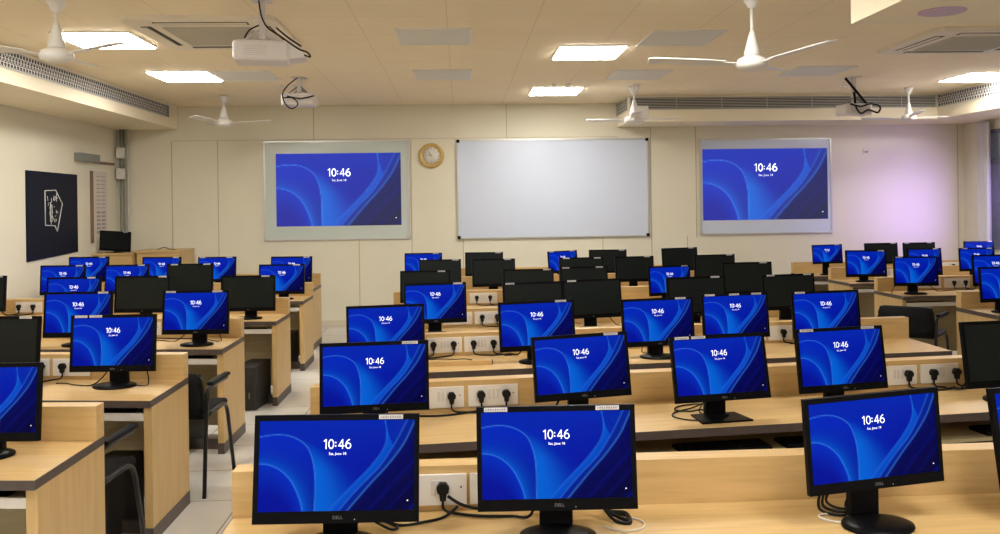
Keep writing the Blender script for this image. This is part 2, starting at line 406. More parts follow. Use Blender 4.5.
MON = [
    ('C', 1, -0.365, 2.58, 0.945, 0.6, 8.0, 0.8, 0.965, 'on', 'r'),
    ('C', 1, 0.273, 2.586, 0.958, -2.4, 6.0, -0.3, 0.949, 'on', 'r'),
    ('C', 1, 1.223, 2.597, 0.981, 7.6, 2.0, -2.2, 0.899, 'on', 'r'),
    ('C', 1, 1.821, 2.603, 0.985, 4.6, 8.0, -2.2, 0.957, 'on', 'r'),
    ('C', 2, -0.374, 3.773, 0.978, 8.7, 6.0, 0.6, 0.937, 'on', 'r'),
    ('C', 2, 0.522, 3.877, 0.983, 8.7, 8.0, -1.3, 0.895, 'on', 'r'),
    ('C', 2, 1.15, 3.911, 0.956, 8.7, 12.0, -0.4, 0.926, 'on', 's'),
    ('C', 2, 1.751, 4.021, 0.964, 10.7, 8.0, -0.1, 0.927, 'on', 'r'),
    ('C', 2, 2.618, 4.123, 0.956, 6.7, 8.0, -0.3, 0.999, 'off', 'r'),
    ('C', 3, -0.457, 5.325, 0.96, 5.9, 6.0, -0.5, 0.948, 'on', 'r'),
    ('C', 3, 0.461, 5.419, 0.955, 5.9, 6.0, -0.9, 0.966, 'on', 'r'),
    ('C', 3, 1.23, 5.498, 0.952, 5.9, 6.0, -0.7, 0.954, 'on', 'r'),
    ('C', 3, 1.741, 5.55, 0.975, 5.9, 6.0, -0.4, 0.904, 'on', 'r'),
    ('C', 3, 2.355, 5.614, 0.967, 5.9, 6.0, -0.4, 0.948, 'on', 'r'),
    ('C', 4, -0.198, 6.677, 0.967, 6.0, 5.0, -0.3, 0.963, 'on', 'r'),
    ('C', 4, 0.547, 6.755, 0.957, 6.0, 5.0, -0.4, 0.949, 'off', 'r'),
    ('C', 4, 1.011, 6.805, 0.965, 6.0, 5.0, -0.9, 0.953, 'off', 'r'),
    ('C', 4, 1.854, 6.894, 0.959, 6.0, 5.0, -0.4, 0.988, 'off', 'r'),
    ('C', 4, 2.626, 6.976, 0.972, 6.0, 5.0, -0.6, 0.908, 'off', 'r'),
    ('C', 5, -0.333, 8.198, 0.954, 2.7, 5.0, 0.4, 0.943, 'off', 'r'),
    ('C', 5, 0.631, 8.243, 0.945, 2.7, 5.0, 0.0, 0.973, 'off', 'r'),
    ('C', 5, 1.158, 8.267, 0.964, 2.7, 5.0, -0.3, 0.926, 'off', 'r'),
    ('C', 5, 1.978, 8.305, 0.961, 14.7, 5.0, -0.2, 0.897, 'on', 'r'),
    ('C', 5, 2.74, 8.341, 0.965, 2.7, 5.0, -0.1, 0.999, 'off', 'r'),
    ('C', 6, -0.232, 9.843, 0.954, 4.4, 5.0, 0.1, 0.954, 'off', 'r'),
    ('C', 6, 0.367, 9.889, 0.942, 4.4, 5.0, 0.1, 0.992, 'off', 'r'),
    ('C', 6, 1.364, 9.965, 0.931, 4.4, 5.0, 0.4, 1.04, 'off', 'r'),
    ('C', 6, 1.985, 10.013, 0.949, 4.4, 5.0, -0.1, 0.924, 'off', 'r'),
    ('C', 6, 2.934, 10.086, 0.939, 4.4, 5.0, -0.2, 0.995, 'off', 'r'),
    ('C', 7, -0.475, 11.259, 0.952, 0.3, 5.0, -0.1, 0.972, 'on', 'r'),
    ('C', 7, 0.298, 11.264, 0.946, 0.3, 5.0, 0.3, 0.992, 'off', 'r'),
    ('C', 7, 1.302, 11.27, 0.963, 25.3, 5.0, -0.4, 0.895, 'on', 'r'),
    ('C', 7, 1.892, 11.273, 0.954, 0.3, 5.0, 0.2, 0.993, 'off', 'r'),
    ('C', 7, 2.828, 11.279, 0.97, 0.3, 5.0, -1.2, 0.949, 'off', 'r'),
    ('L', 2, -1.9, 3.597, 0.945, -4.8, 6.0, -0.6, 0.97, 'on', 'r'),
    ('L', 3, -1.913, 4.953, 0.969, -7.2, 6.0, -0.8, 0.988, 'on', 'r'),
    ('L', 3, -2.571, 5.036, 0.964, -7.2, 6.0, -0.1, 0.98, 'off', 'r'),
    ('L', 4, -2.758, 6.499, 0.951, -6.8, 6.0, -0.5, 1.042, 'on', 'r'),
    ('L', 4, -1.891, 6.395, 0.963, -6.8, 6.0, -0.5, 0.99, 'on', 'r'),
    ('L', 5, -3.46, 8.063, 0.945, -7.2, 5.0, -0.4, 1.03, 'on', 'r'),
    ('L', 5, -2.829, 7.984, 0.95, -7.2, 5.0, -0.2, 1.036, 'off', 'r'),
    ('L', 5, -1.871, 7.863, 0.953, -7.2, 5.0, -0.6, 0.997, 'off', 'r'),
    ('L', 5, -4.345, 8.175, 0.963, -7.2, 5.0, -0.1, 1.029, 'off', 'r'),
    ('L', 6, -4.296, 9.739, 0.953, -6.2, 5.0, -0.3, 1.027, 'on', 'r'),
    ('L', 6, -3.587, 9.662, 0.957, -6.2, 5.0, -0.4, 0.995, 'on', 'r'),
    ('L', 6, -2.896, 9.587, 0.956, -6.2, 5.0, -0.3, 1.031, 'off', 'r'),
    ('L', 6, -1.902, 9.479, 0.944, -6.2, 5.0, -0.1, 1.006, 'on', 'r'),
    ('L', 7, -4.466, 10.815, 0.994, -0.5, 5.0, 0.2, 0.966, 'on', 'r'),
    ('L', 7, -3.668, 11.006, 0.964, -6.5, 5.0, 0.3, 0.994, 'on', 'r'),
    ('L', 7, -2.976, 10.928, 0.963, -6.5, 5.0, -0.2, 0.972, 'on', 'r'),
    ('L', 7, -2.054, 10.823, 0.948, -6.5, 5.0, -0.0, 1.037, 'on', 'r'),
    ('R', 4, 4.624, 7.298, 0.971, 2.2, 5.0, -0.8, 0.953, 'on', 'r'),
    ('R', 5, 4.667, 8.858, 0.964, 2.4, 5.0, 0.7, 0.966, 'on', 'r'),
    ('R', 5, 5.532, 8.894, 0.958, 2.4, 5.0, -0.1, 1.027, 'on', 'r'),
    ('R', 6, 4.818, 10.288, 0.946, 1.3, 5.0, 0.6, 1.015, 'on', 'r'),
    ('R', 6, 5.538, 10.305, 0.953, 16.3, 5.0, 0.8, 1.035, 'on', 'r'),
    ('R', 6, 6.191, 10.319, 0.97, 1.3, 5.0, 0.2, 0.893, 'on', 'r'),
    ('R', 7, 4.802, 11.347, 1.0, -3.0, 5.0, -1.2, 0.801, 'on', 'r'),
    ('R', 7, 5.505, 11.31, 1.0, -3.0, 5.0, -0.5, 0.88, 'off', 'r'),
    ('R', 7, 6.0, 11.283, 1.005, -3.0, 5.0, -0.3, 0.853, 'off', 'r'),
    ('R', 7, 6.852, 11.358, 1.013, -3.0, 5.0, -0.2, 0.807, 'on', 'r'),
]
for m in MON: totals[(m[0], m[1])] = totals.get((m[0], m[1]), 0)+1
for m in MON: monitor(*m)

# ------------------------------------------------------------------ desks
DESK = [
    ('L',2,-4.300,4.099,-1.545,3.868),
    ('L',3,-4.700,5.568,-1.585,5.173),
    ('L',4,-4.700,7.155,-1.656,6.790),
    ('L',5,-4.700,8.643,-1.588,8.251),
    ('L',6,-4.700,10.206,-1.645,9.873),
    ('L',7,-4.700,11.546,-1.766,11.214),
    ('C',1,-0.727,2.876,3.140,2.917),
    ('C',2,-0.699,4.157,3.140,4.607),
    ('C',3,-0.700,5.722,3.133,6.116),
    ('C',4,-0.700,7.046,3.140,7.452),
    ('C',5,-0.653,8.604,3.140,8.780),
    ('C',6,-0.640,10.232,3.140,10.523),
    ('C',7,-0.620,11.679,3.140,11.701),
    ('R',4,4.440,7.711,7.300,7.822),
    ('R',5,4.435,9.268,7.300,9.388),
    ('R',6,4.542,10.702,7.300,10.765),
    ('R',7,4.489,11.784,7.300,11.635),
]
PLATES = {('C', 1): ([(0.56, 0.735), (0.745, 0.93)], [0.66], []), ('C', 2): ([(0.50, 0.70), (0.72, 0.96), (2.83, 3.045), (3.065, 3.28)], [0.64, 0.78, 0.90, 2.99, 3.13, 3.26], []),
          ('C', 3): ([(0.47, 0.695), (0.71, 0.94), (2.59, 2.78), (2.80, 2.97)], [0.51, 0.64, 0.77, 0.90, 2.90], []), ('C', 4): ([(0.55, 0.78), (0.80, 1.03)], [0.86, 0.98], []),
          ('C', 5): ([(0.73, 1.0)], [0.80, 0.93], []), ('R', 5): ([(0.44, .70), (0.74, 1.03)], [0.84, 0.97], []), ('R', 6): ([(0.62, 0.82)], [], []), ('R', 7): ([(2.0, 2.24)], [2.15], []),
          ('L', 5): ([(0.52, 0.78)], [0.56, 0.70], []), ('L', 3): ([(2.12, 2.355), (2.375, 2.60)], [2.31, 2.44], []), ('L', 4): ([(2.22, 2.45)], [2.37], [])}
def f_plate(w):
    def f(bm):
        box(bm, 0, w, -.010, 0, .752, .850, 0, .002)
        for i in range(3 if w > .19 else 2):      # rocker switches
            x = w*.5-.024+i*.020; box(bm, x, x+.013, -.0125, -.009, .785, .832, 1, .001)
        for cx in ((w*.9,) if w > .15 else ()):    # small indicator hole
            for dx, dz in ((0, 0),):
                box(bm, cx+dx-.0025, cx+dx+.0025, -.0106, -.0098, .809+dz-.003, .809+dz+.003, 2)
    return f
def f_plug(bm):
    prism(bm, [(-.017, -.012), (.017, -.012), (.020, .004), (.010, .018), (-.010, .018), (-.020, .004)], -.036, -.0115, 'y')
    prism(bm, [(-.009, -.036), (.009, -.036), (.013, -.010), (-.013, -.010)], -.034, -.016, 'y')
frames = {}
def desk(b, r, x0, y0, x1, y1):
    L = math.hypot(x1-x0, y1-y0); a = math.atan2(y1-y0, x1-x0); D = .62; T = .08
    lab = {'C': 'long pale wood computer desk with raised back panel, ', 'L': 'pale wood computer desk with dark-edged top, ', 'R': 'pale wood computer desk with low back panel, '}[b]+rowname(b, r)
    t = thing('computer_desk', lab, 'desk', (x0, y0, 0), a, 'rows of computer desks'); frames[(b, r)] = (t, L, a)
    mk('worktop', lambda bm: box(bm, .003, L-.003, -D+.004, 0, WT-.034, WT), 'wood', t)
    def eb(bm):
        box(bm, 0, L, -D, -D+.004, WT-.036, WT-.0005); box(bm, 0, .003, -D+.004, 0, WT-.036, WT-.0005); box(bm, L-.003, L, -D+.004, 0, WT-.036, WT-.0005)
    mk('edge_band', eb, 'edge', t, label='dark brown edge band')
    mk('back_panel', lambda bm: box(bm, 0, L, -T, 0, WT, PT, 0, .0015), 'wood', t)
    mk('modesty_board', lambda bm: box(bm, .045, L-.045, -T, -.05, .07, WT-.036), 'shadeboard' if b == 'C' else 'modesty', t)  # middle desks get the board coloured dark as shade
    bays = max(2, round(L/1.25)); w = L/bays
    for i in range(bays+1):
        th = .042; x = min(max(i*w-th/2, 0.001), L-th-.001)
        end = i in (0, bays)
        mk('side_panel' if end else 'divider', lambda bm: box(bm, x, x+th, -D+.02, 0 if end else -T, .075, WT-.036), 'woodv', t)
        mk('plinth', lambda bm: box(bm, x-.002, x+th+.002, -D+.018, .002 if end else -T, 0, .075), 'edge', t, label='dark brown plinth')
        if i < bays:
            xa, xb = x+th, (i+1)*w-th/2 if i+1 < bays else L-th
            if b == 'C': mk('keyboard_tray', lambda bm: box(bm, xa+.002, xb-.002, -D+.05, -D+.36, .585, .600), 'modesty', t)
            else: mk('keyboard_tray', lambda bm: (box(bm, xa+.002, xb-.002, -D+.03, -D+.34, .622, .632), box(bm, xa+.002, xb-.002, -D+.02, -D+.036, .622, .660)), 'tray', t, label='greyish white keyboard tray')
            mk('kick_board', lambda bm: box(bm, xa, xb, -D+.14, -D+.16, 0, .07), 'edge', t)
    sh = Matrix.Identity(4); sh[0][1] = math.tan(a)      # desk ends run parallel to the side walls
    for ch in t.children: ch.data.transform(sh)
    for (s0, s1) in PLATES.get((b, r), ([], [], []))[0]:
        bm = bmesh.new(); f_plate(s1-s0)(bm)
        put('socket_plate', mesh('socket_plate', bm, ['plate', 'switch', 'dark']), t, Matrix.Translation((s0, -T, 0)), label='white socket plate with rocker switches')
for d in DESK: desk(*d)
bm = bmesh.new(); f_plug(bm); PLUG = mesh('plug', bm, 'cable')
side = ['first', 'second', 'third', 'fourth', 'fifth', 'sixth']
for key, (pl, pg, _) in PLATES.items():
    T0, L, a = frames[key]
    near = [m for m in MON if (m[0], m[1]) == key]
    for i, s in enumerate(pg):
        lab = 'black plug and cord, %s from left, %s' % (side[i], rowname(*key))
        if len(pg) == 1: lab = 'black plug and cord, the only one, %s' % rowname(*key)
        t = thing('power_cord', lab, 'power cord', T0.location.copy(), a, 'plugged-in power cords')
        put('plug', PLUG, t, Matrix.Translation((s, -.08-.001, .809)))
        # cord drops from the plug and runs along the desk behind the nearest monitor
        inv = Matrix.Rotation(-a, 4, 'Z')
        best = min(near, key=lambda m: abs((inv @ (Vector((m[2], m[3], 0))-Vector((T0.location.x, T0.location.y, 0)))).x-s+(.12 if i % 2 else -.12)))
        q = inv @ (Vector((best[2], best[3], 0))-Vector((T0.location.x, T0.location.y, 0)))
        dr = 1 if q.x > s else -1; e = q.x-dr*.07
        z = WT+.006
        pts = [(s, -.104, .775), (s, -.106, .752), (s+dr*.012, -.112, z+.004), (s+dr*.05, -.125, z), (s+(e-s)*.45, -.150-.02*(i % 2), z), (s+(e-s)*.8, -.16+.02*(i % 3), z), (e, -.20, z+.015), (e+dr*.03, -.235, .85)]
        mk('cord', lambda bm: tube(bm, smooth_path(pts, 5), .0046, 6), 'cable', t)

# loose cables lying beside the stands
def cable(pts, label, r=.0035, m='cable', grp=None):
    o = mk('desk_cable', lambda bm: tube(bm, smooth_path(pts, 6), r, 6), m); return tag(o, label, 'cable', grp)
z = WT+.005
cable([(1.21, 4.10, .83), (1.15, 4.13, .755), (1.07, 4.09, z), (.98, 4.02, z), (.95, 3.94, z), (1.0, 3.87, z), (1.08, 3.86, z), (1.12, 3.91, z), (1.09, 4.0, z), (1.12, 4.09, z+.01), (1.19, 4.14, .80)], 'looped black cable left of the square-based monitor on the second row')
cable([(1.24, 4.13, .82), (1.16, 4.16, z+.01), (1.1, 4.17, z), (1.02, 4.13, z), (.99, 4.06, z), (1.05, 4.03, z), (1.1, 4.02, z+.008), (1.15, 3.99, z+.002)], 'short black cable curling under the square-based monitor')
for k in range(3):
    cable([(1.17+.02*k, 2.74, .86), (1.14+.015*k, 2.76, .78), (1.115+.02*k, 2.72+.02*k, z+.004*k), (1.13+.015*k, 2.66+.02*k, z+.003*k+.001), (1.17+.01*k, 2.65+.015*k, z+.004*k+.001), (1.20, 2.70+.01*k, z+.005*k), (1.22+.01*k, 2.745, .80)],
          'black cable looped left of the tilted monitor on the nearest row, %s of three' % ['lowest', 'middle', 'topmost'][k], .0045)
cable([(1.09, 2.63, z-.002), (1.12, 2.60, z-.002), (1.17, 2.60, z-.002), (1.18, 2.64, z-.002), (1.13, 2.67, z-.002), (1.09, 2.66, z-.002), (1.09, 2.62, z-.002)], 'white coiled cable under the tilted monitor on the nearest row', .003, 'plate')
for k in range(2):
    cable([(.36, 2.70, .86-.02*k), (.41, 2.71, .79), (.455, 2.69-.03*k, z+.012-.008*k), (.50, 2.66-.02*k, z), (.50, 2.71, z+.006*k), (.45, 2.73, z+.01), (.47, 2.74, .80), (.46, 2.75, .86)], 'black cable bunched right of the middle stand on the nearest row, %s one' % ['upper', 'lower'][k], .006)
cable([(.42, 2.62, z-.002), (.47, 2.58, z-.002), (.53, 2.60, z-.002), (.54, 2.66, z-.002), (.50, 2.70, z-.002)], 'pale cable curled right of the middle stand on the nearest row', .003, 'plate')
cable([(.22, 2.72, .85), (.17, 2.72, .80), (.08, 2.715, .765), (.0, 2.72, .775), (-.05, 2.735, .80)], 'black cable sagging between the two leftmost nearest monitors', .005)
cable([(-.33, 2.66, .86), (-.26, 2.69, .77), (-.20, 2.68, z), (-.12, 2.70, z), (-.06, 2.74, z), (-.02, 2.76, .76)], 'black cable right of the leftmost stand on the nearest row', .005)
cable([(-.36, 2.70, .86), (-.30, 2.72, .75), (-.24, 2.71, z), (-.2, 2.66, z), (-.22, 2.64, z+.002), (-.27, 2.68, z+.012)], 'black cable loop behind the leftmost stand on the nearest row', .004)
cable([(-1.93, 4.96, .86), (-1.99, 4.98, .78), (-2.05, 4.97, z), (-2.15, 4.99, z), (-2.22, 5.04, z), (-2.28, 5.05, z)], 'black cable left of the round stand on the second left row')
cable([(-1.78, 4.99, .86), (-1.75, 4.98, .80), (-1.74, 4.96, z), (-1.78, 4.93, z), (-1.82, 4.95, z+.01)], 'black cable right of the round stand on the second left row')
cable([(-1.96, 6.58, .86), (-2.02, 6.60, .80), (-2.10, 6.58, z), (-2.2, 6.60, z), (-2.28, 6.64, z)], 'black cable left of the stand on the third left row')
cable([(-1.85, 6.58, .86), (-1.80, 6.59, .80), (-1.77, 6.57, z), (-1.80, 6.53, z), (-1.86, 6.55, z+.01)], 'black cable right of the stand on the third left row')
cable([(1.28, 5.68, .88), (1.2, 5.71, .80), (1.17, 5.68, z), (1.21, 5.64, z), (1.26, 5.66, z+.01)], 'black cable left of the third stand on the third middle row')
cable([(.90, 6.94, .88), (.87, 6.96, .80), (.83, 6.95, z), (.80, 6.92, z)], 'black cable left of the switched-off stand on the fourth middle row')
cable([(1.14, 6.97, .87), (1.18, 6.98, .80), (1.24, 6.97, z), (1.32, 6.98, z)], 'black cable right of the switched-off stand on the fourth middle row')
cable([(4.66, 9.03, .88), (4.58, 9.04, .84), (4.49, 9.0, z), (4.47, 8.93, z)], 'black cable left of the stand on the second right row')
cable([(4.84, 9.03, .87), (4.92, 9.05, .80), (5.0, 9.02, z), (5.08, 9.06, z), (5.16, 9.05, z+.006), (5.22, 9.08, z)], 'black cable right of the stand on the second right row')
# wooden strip lying on the third middle row
o = mk('wooden_batten', lambda bm: (box(bm, -.22, .20, -.022, .022, 0, .026, 0, .001), box(bm, .20, .206, -.022, .022, 0, .026, 1)), ['wood', 'edge'])
o.location = (-.02, 5.37, WT+.001); o.rotation_euler = (0, 0, math.radians(4)); tag(o, 'short pale wooden batten lying on the third middle desk row', 'batten')
cable([(-.24, 5.40, WT+.032), (-.12, 5.41, WT+.032), (-.05, 5.38, WT+.034), (.01, 5.40, WT+.032), (.06, 5.36, WT+.032)], 'thin black cable lying over the wooden batten', .003)

# keyboards on the trays and tower computers below
def f_kb(bm):
    box(bm, -.21, .21, -.065, .065, 0, .016, 0, .002)
    for i in range(14):
        for j in range(4): box(bm, -.200+i*.0287, -.200+i*.0287+.024, -.055+j*.028, -.055+j*.028+.022, .016, .021, 1)
bm = bmesh.new(); f_kb(bm); KB = mesh('keyboard', bm, ['blackm', 'black'])
for m in MON:
    if (m[0] == 'L' or m[0] == 'R' or (m[0] == 'C' and m[1] == 2)) and m[1] < 7 and -4.4 < m[2] < 7:
        T0, L, a = frames[(m[0], m[1])]
        q = Matrix.Rotation(-a, 4, 'Z') @ (Vector((m[2], m[3], 0))-Vector((T0.location.x, T0.location.y, 0)))
        bays = max(2, round(L/1.25)); w = L/bays; i = int(q.x//w); sx = min(max(q.x, i*w+.28), (i+1)*w-.28)
        p = Matrix.Rotation(a, 4, 'Z') @ Vector((sx, -.49, 0))
        o = put('keyboard', KB); o.location = (T0.location.x+p.x, T0.location.y+p.y, .6335 if m[0] != 'C' else .6015); o.rotation_euler = (0, 0, a)
        cm = math.degrees(0)
        k = [mm for mm in MON if mm[:2] == m[:2]].index(m)+1
        n = totals[(m[0], m[1])]; pl = 'only one' if n == 1 else 'rightmost' if (k == n and n > 2) else NUM[k]
        tag(o, 'dark keyboard on the tray, %s under the %s' % (pl, rowname(m[0], m[1])), 'keyboard', 'keyboards on the trays')
def tower(x, y, yaw, lab):
    t = thing('computer_tower', lab, 'computer', (x, y, .002), yaw, 'tower computers under the desks')
    mk('casing', lambda bm: box(bm, -.088, .088, -.17, .20, 0, .37, 0, .004), 'tower', t)
    mk('front_panel', lambda bm: (box(bm, -.086, .086, -.188, -.1705, .005, .365, 0, .005), box(bm, -.07, .07, -.190, -.187, .29, .325, 1), [box(bm, -.06, .06, -.190, -.187, .05+i*.014, .056+i*.014, 1) for i in range(8)]), ['tower', 'dark'], t)
    mk('badge', lambda bm: box(bm, .030, .042, -.192, -.1885, .10, .15), 'logo', t, label='small silver badge')
def on_desk(key, s, y):
    T0, L, a = frames[key]; p = Matrix.Rotation(a, 4, 'Z') @ Vector((s, y, 0)); return T0.location.x+p.x, T0.location.y+p.y, a
for key, ds, yy, lab in ((('L', 3), .24, -.44, 'black tower computer under the second left desk row, beside its end panel'), (('L', 4), .30, -.44, 'black tower computer under the third left desk row, behind the chair'),
                     (('L', 5), .14, -.60, 'black tower computer on the floor under the fourth left desk row'), (('L', 6), .20, -.40, 'black tower computer under the fifth left desk row')):
    x, y, a = on_desk(key, frames[key][1]-ds, yy); tower(x, y, a, lab)

# ------------------------------------------------------------------ chairs
def chair(x, y, rz, lab):
    t = thing('tubular_chair', lab, 'chair', (x, y, 0), rz, 'black tubular chairs')
    for s in (-1, 1):      # local: sitter faces +y, backrest at -y
        X = s*.25
        mk('side_frame', lambda bm: (tube(bm, round_corners([(X, -.27, .0), (X, -.22, .46), (X, -.19, .63), (X, .17, .63)], .05), .0125, 10),
                                     tube(bm, round_corners([(X, -.215, .47), (X, -.05, .485), (X, .16, .475), (X, .30, .0)], .09), .0125, 10)), 'tube', t)
        mk('armrest', lambda bm: box(bm, X-.021, X+.021, -.15, .19, .640, .662, 0, .009), 'chair', t)
    mk('seat', lambda bm: box(bm, -.235, .235, -.20, .25, .44, .485, 0, .02), 'chair', t)
    def back(bm):
        n = 9; A = []; B = []
        for i in range(n+1):
            u = i/n*2-1
            for lst, off in ((A, 0), (B, .022)):
                lst.append([bm.verts.new((u*.225, -.225-.04*(1-u*u)*1+off-.06*(zz-.5), zz - (.03*u*u if zz > .8 else 0))) for zz in (.47, .55, .635, .72)])
        for i in range(n):
            for j in range(3):
                bm.faces.new([A[i][j], A[i+1][j], A[i+1][j+1], A[i][j+1]]); bm.faces.new([B[i][j], B[i][j+1], B[i+1][j+1], B[i+1][j]])
        for i in range(n):
            for j in (0, 3): bm.faces.new([A[i][j], A[i+1][j], B[i+1][j], B[i][j]])
        for i in (0, n):
            for j in range(3): bm.faces.new([A[i][j], A[i][j+1], B[i][j+1], B[i][j]])
        bmesh.ops.recalc_face_normals(bm, faces=list(bm.faces))
        for f in bm.faces: f.smooth = True
    mk('backrest', back, 'chair', t)
    mk('back_frame', lambda bm: tube(bm, round_corners([(-.235, -.20, .46), (-.235, -.215, .60), (-.225, -.235, .72), (.225, -.235, .72), (.235, -.215, .60), (.235, -.20, .46)], .06), .011, 8), 'tube', t)
chair(-1.86, 4.20, math.radians(-3), 'black armchair pulled between the nearest and second left desk rows')
chair(-1.76, 5.53, math.radians(-3), 'black armchair with curved legs pulled up to the third left desk row')
chair(4.20, 8.02, math.radians(-42), 'black armchair in the right aisle in front of the right desk rows')

# ------------------------------------------------------------------ room
struct('floor', lambda bm: box(bm, XL-.2, XR+.2, -3, YW+.2, -.1, 0), 'floor')
struct('ceiling', lambda bm: box(bm, XL-.2, XR+.2, -3, YW+.2, CEIL, CEIL+.1), 'ceil')
struct('wall_front', lambda bm: box(bm, XL-.2, XR+.2, YW, YW+.2, 0, CEIL), 'wall')
struct('wall_left', lambda bm: box(bm, XL-.2, XL, -3, YW, 0, CEIL), 'wallside')
WY0, WY1, WZ0, WZ1 = 8.3, 12.08, 1.0, 2.66
def wr(bm):
    box(bm, XR, XR+.2, -3, WY0, 0, CEIL); box(bm, XR, XR+.2, WY1, YW, 0, CEIL); box(bm, XR, XR+.2, WY0, WY1, 0, WZ0); box(bm, XR, XR+.2, WY0, WY1, WZ1, CEIL)
struct('wall_right', wr, 'wall')
struct('baseboard_front', lambda bm: box(bm, XL, XR, YW-.015, YW, 0, .10), 'skirt')
struct('baseboard_left', lambda bm: box(bm, XL, XL+.015, 0, YW-.015, 0, .10), 'skirt')
# soffits along the walls
struct('trim_1', lambda bm: box(bm, XL, -3.96, -3, YW-.001, 2.83, CEIL-.001), 'soffit')
struct('trim_2', lambda bm: box(bm, 2.28, XR, 11.75, YW-.001, 2.80, CEIL-.001), 'soffit')
struct('trim_3', lambda bm: box(bm, 6.54, XR, -3, 11.749, 2.80, CEIL-.001), 'soffit')
struct('trim_4', lambda bm: box(bm, 2.45, 6.539, -3, 5.38, 2.80, CEIL-.001), 'soffit')
tn = 5
for (x, z0, z1) in ((-4.05, 0.3, 2.67), (-3.41, .3, 2.67), (-2.06, 2.66, CEIL), (-.69, .1, 2.66), (.68, 2.66, CEIL), (.04, .1, 1.22), (2.05, .1, 1.2), (2.76, .1, 2.8), (3.28, .1, 1.22), (3.42, 1.2, 2.8), (-1.44, .1, 1.22)):
    struct('trim_%d' % tn, lambda bm: box(bm, x-.006, x+.006, YW-.004, YW+.001, z0, z1), 'seam'); tn += 1
struct('trim_%d' % tn, lambda bm: box(bm, -4.05, 2.28, YW-.003, YW+.001, 2.665, 2.672), 'seam'); tn += 1
struct('trim_%d' % tn, lambda bm: box(bm, 7.30, 7.312, YW-.004, YW+.001, .3, 2.8), 'seam'); tn += 1

def lattice(name, L, z0, z1, mtx, lab, slats=False):
    t = thing(name, lab, 'air grille'); t.matrix_basis = mtx
    h = z1-z0
    mk('backing', lambda bm: box(bm, 0, L, -.004, -.002, z0, z1), 'dark', t)
    mk('frame', lambda bm: (box(bm, 0, L, -.012, -.004, z0-.012, z0), box(bm, 0, L, -.012, -.004, z1, z1+.006), box(bm, -.012, 0, -.012, -.004, z0-.012, z1+.006), box(bm, L, L+.012, -.012, -.004, z0-.012, z1+.006)), 'grille', t)
    def bars(bm):
        if slats:
            for i in range(7):
                z = z0+(i+.5)*h/7; box(bm, 0, L, -.014, -.006, z-.004, z+.004)
            for i in range(int(L/.62)+1): box(bm, i*.62, i*.62+.006, -.015, -.006, z0, z1)
        else:
            p = .055; w = .009; n = int(L/p)
            for i in range(n):
                for sgn in (1, -1):
                    xa = i*p; xb = xa+h*.55
                    if sgn < 0: xa, xb = xb, xa
                    if max(xa, xb) > L: continue
                    vs = [bm.verts.new(c) for c in ((xa, -.008+.001*sgn, z0), (xa+w, -.008+.001*sgn, z0), (xb+w, -.008+.001*sgn, z1), (xb, -.008+.001*sgn, z1))]
                    bm.faces.new(vs)
            for k in range(1, 4): box(bm, 0, L, -.0095, -.0085, z0+h*k/4-.002, z0+h*k/4+.002)
    mk('bars', bars, 'grille' if slats else 'whitep', t)
# inner face of the left soffit (faces +x): local -y -> +x
lattice('air_grille', 8.6, 2.97, 3.115, Matrix.Translation((-3.96, 3.6, 0)) @ Matrix.Rotation(PI/2, 4, 'Z'), 'long latticed air grille along the left ceiling soffit')
lattice('air_grille', 4.2, 2.97, 3.12, Matrix.Translation((2.31, 11.75, 0)), 'long slatted air grille on the soffit above the right projection board', True)
lattice('air_grille', 5.9, 2.97, 3.12, Matrix.Translation((6.54, 11.72, 0)) @ Matrix.Rotation(-PI/2, 4, 'Z'), 'latticed air grille on the right-hand soffit above the windows')
lattice('air_grille', .78, 2.97, 3.12, Matrix.Translation((2.28, 12.58, 0)) @ Matrix.Rotation(-PI/2, 4, 'Z'), 'short air grille on the left end of the front soffit')

# window with curtain on the right wall
w = thing('window_1', None, None, (XR, 0, 0)); w['kind'] = 'structure'
def wf(bm):
    for y in (WY0, 9.56, 10.82, WY1-.05): box(bm, -.02, .06, y, y+.05, WZ0, WZ1)
    for z in (WZ0, WZ1-.05, 2.2): box(bm, -.015, .055, WY0, WY1, z, z+.05)
mk('window_frame', wf, 'winframe', w)
mk('glass_pane', lambda bm: box(bm, .02, .026, WY0+.01, WY1-.01, WZ0+.01, WZ1-.01), 'glass', w)
def cur(bm):
    n = 40; A = []; B = []
    for i in range(n+1):
        y = 11.86+i*(.26/n); x = XR-.075+.028*math.sin(i*1.15)
        A.append((bm.verts.new((x, y, .9)), bm.verts.new((x, y, 2.76)))); B.append((bm.verts.new((x+.004, y, .9)), bm.verts.new((x+.004, y, 2.76))))
    for i in range(n):
        for Q in (A, B): f = bm.faces.new([Q[i][0], Q[i+1][0], Q[i+1][1], Q[i][1]]); f.smooth = True
tag(mk('curtain', cur, 'curtain'), 'white curtain gathered at the far side of the window', 'curtain')

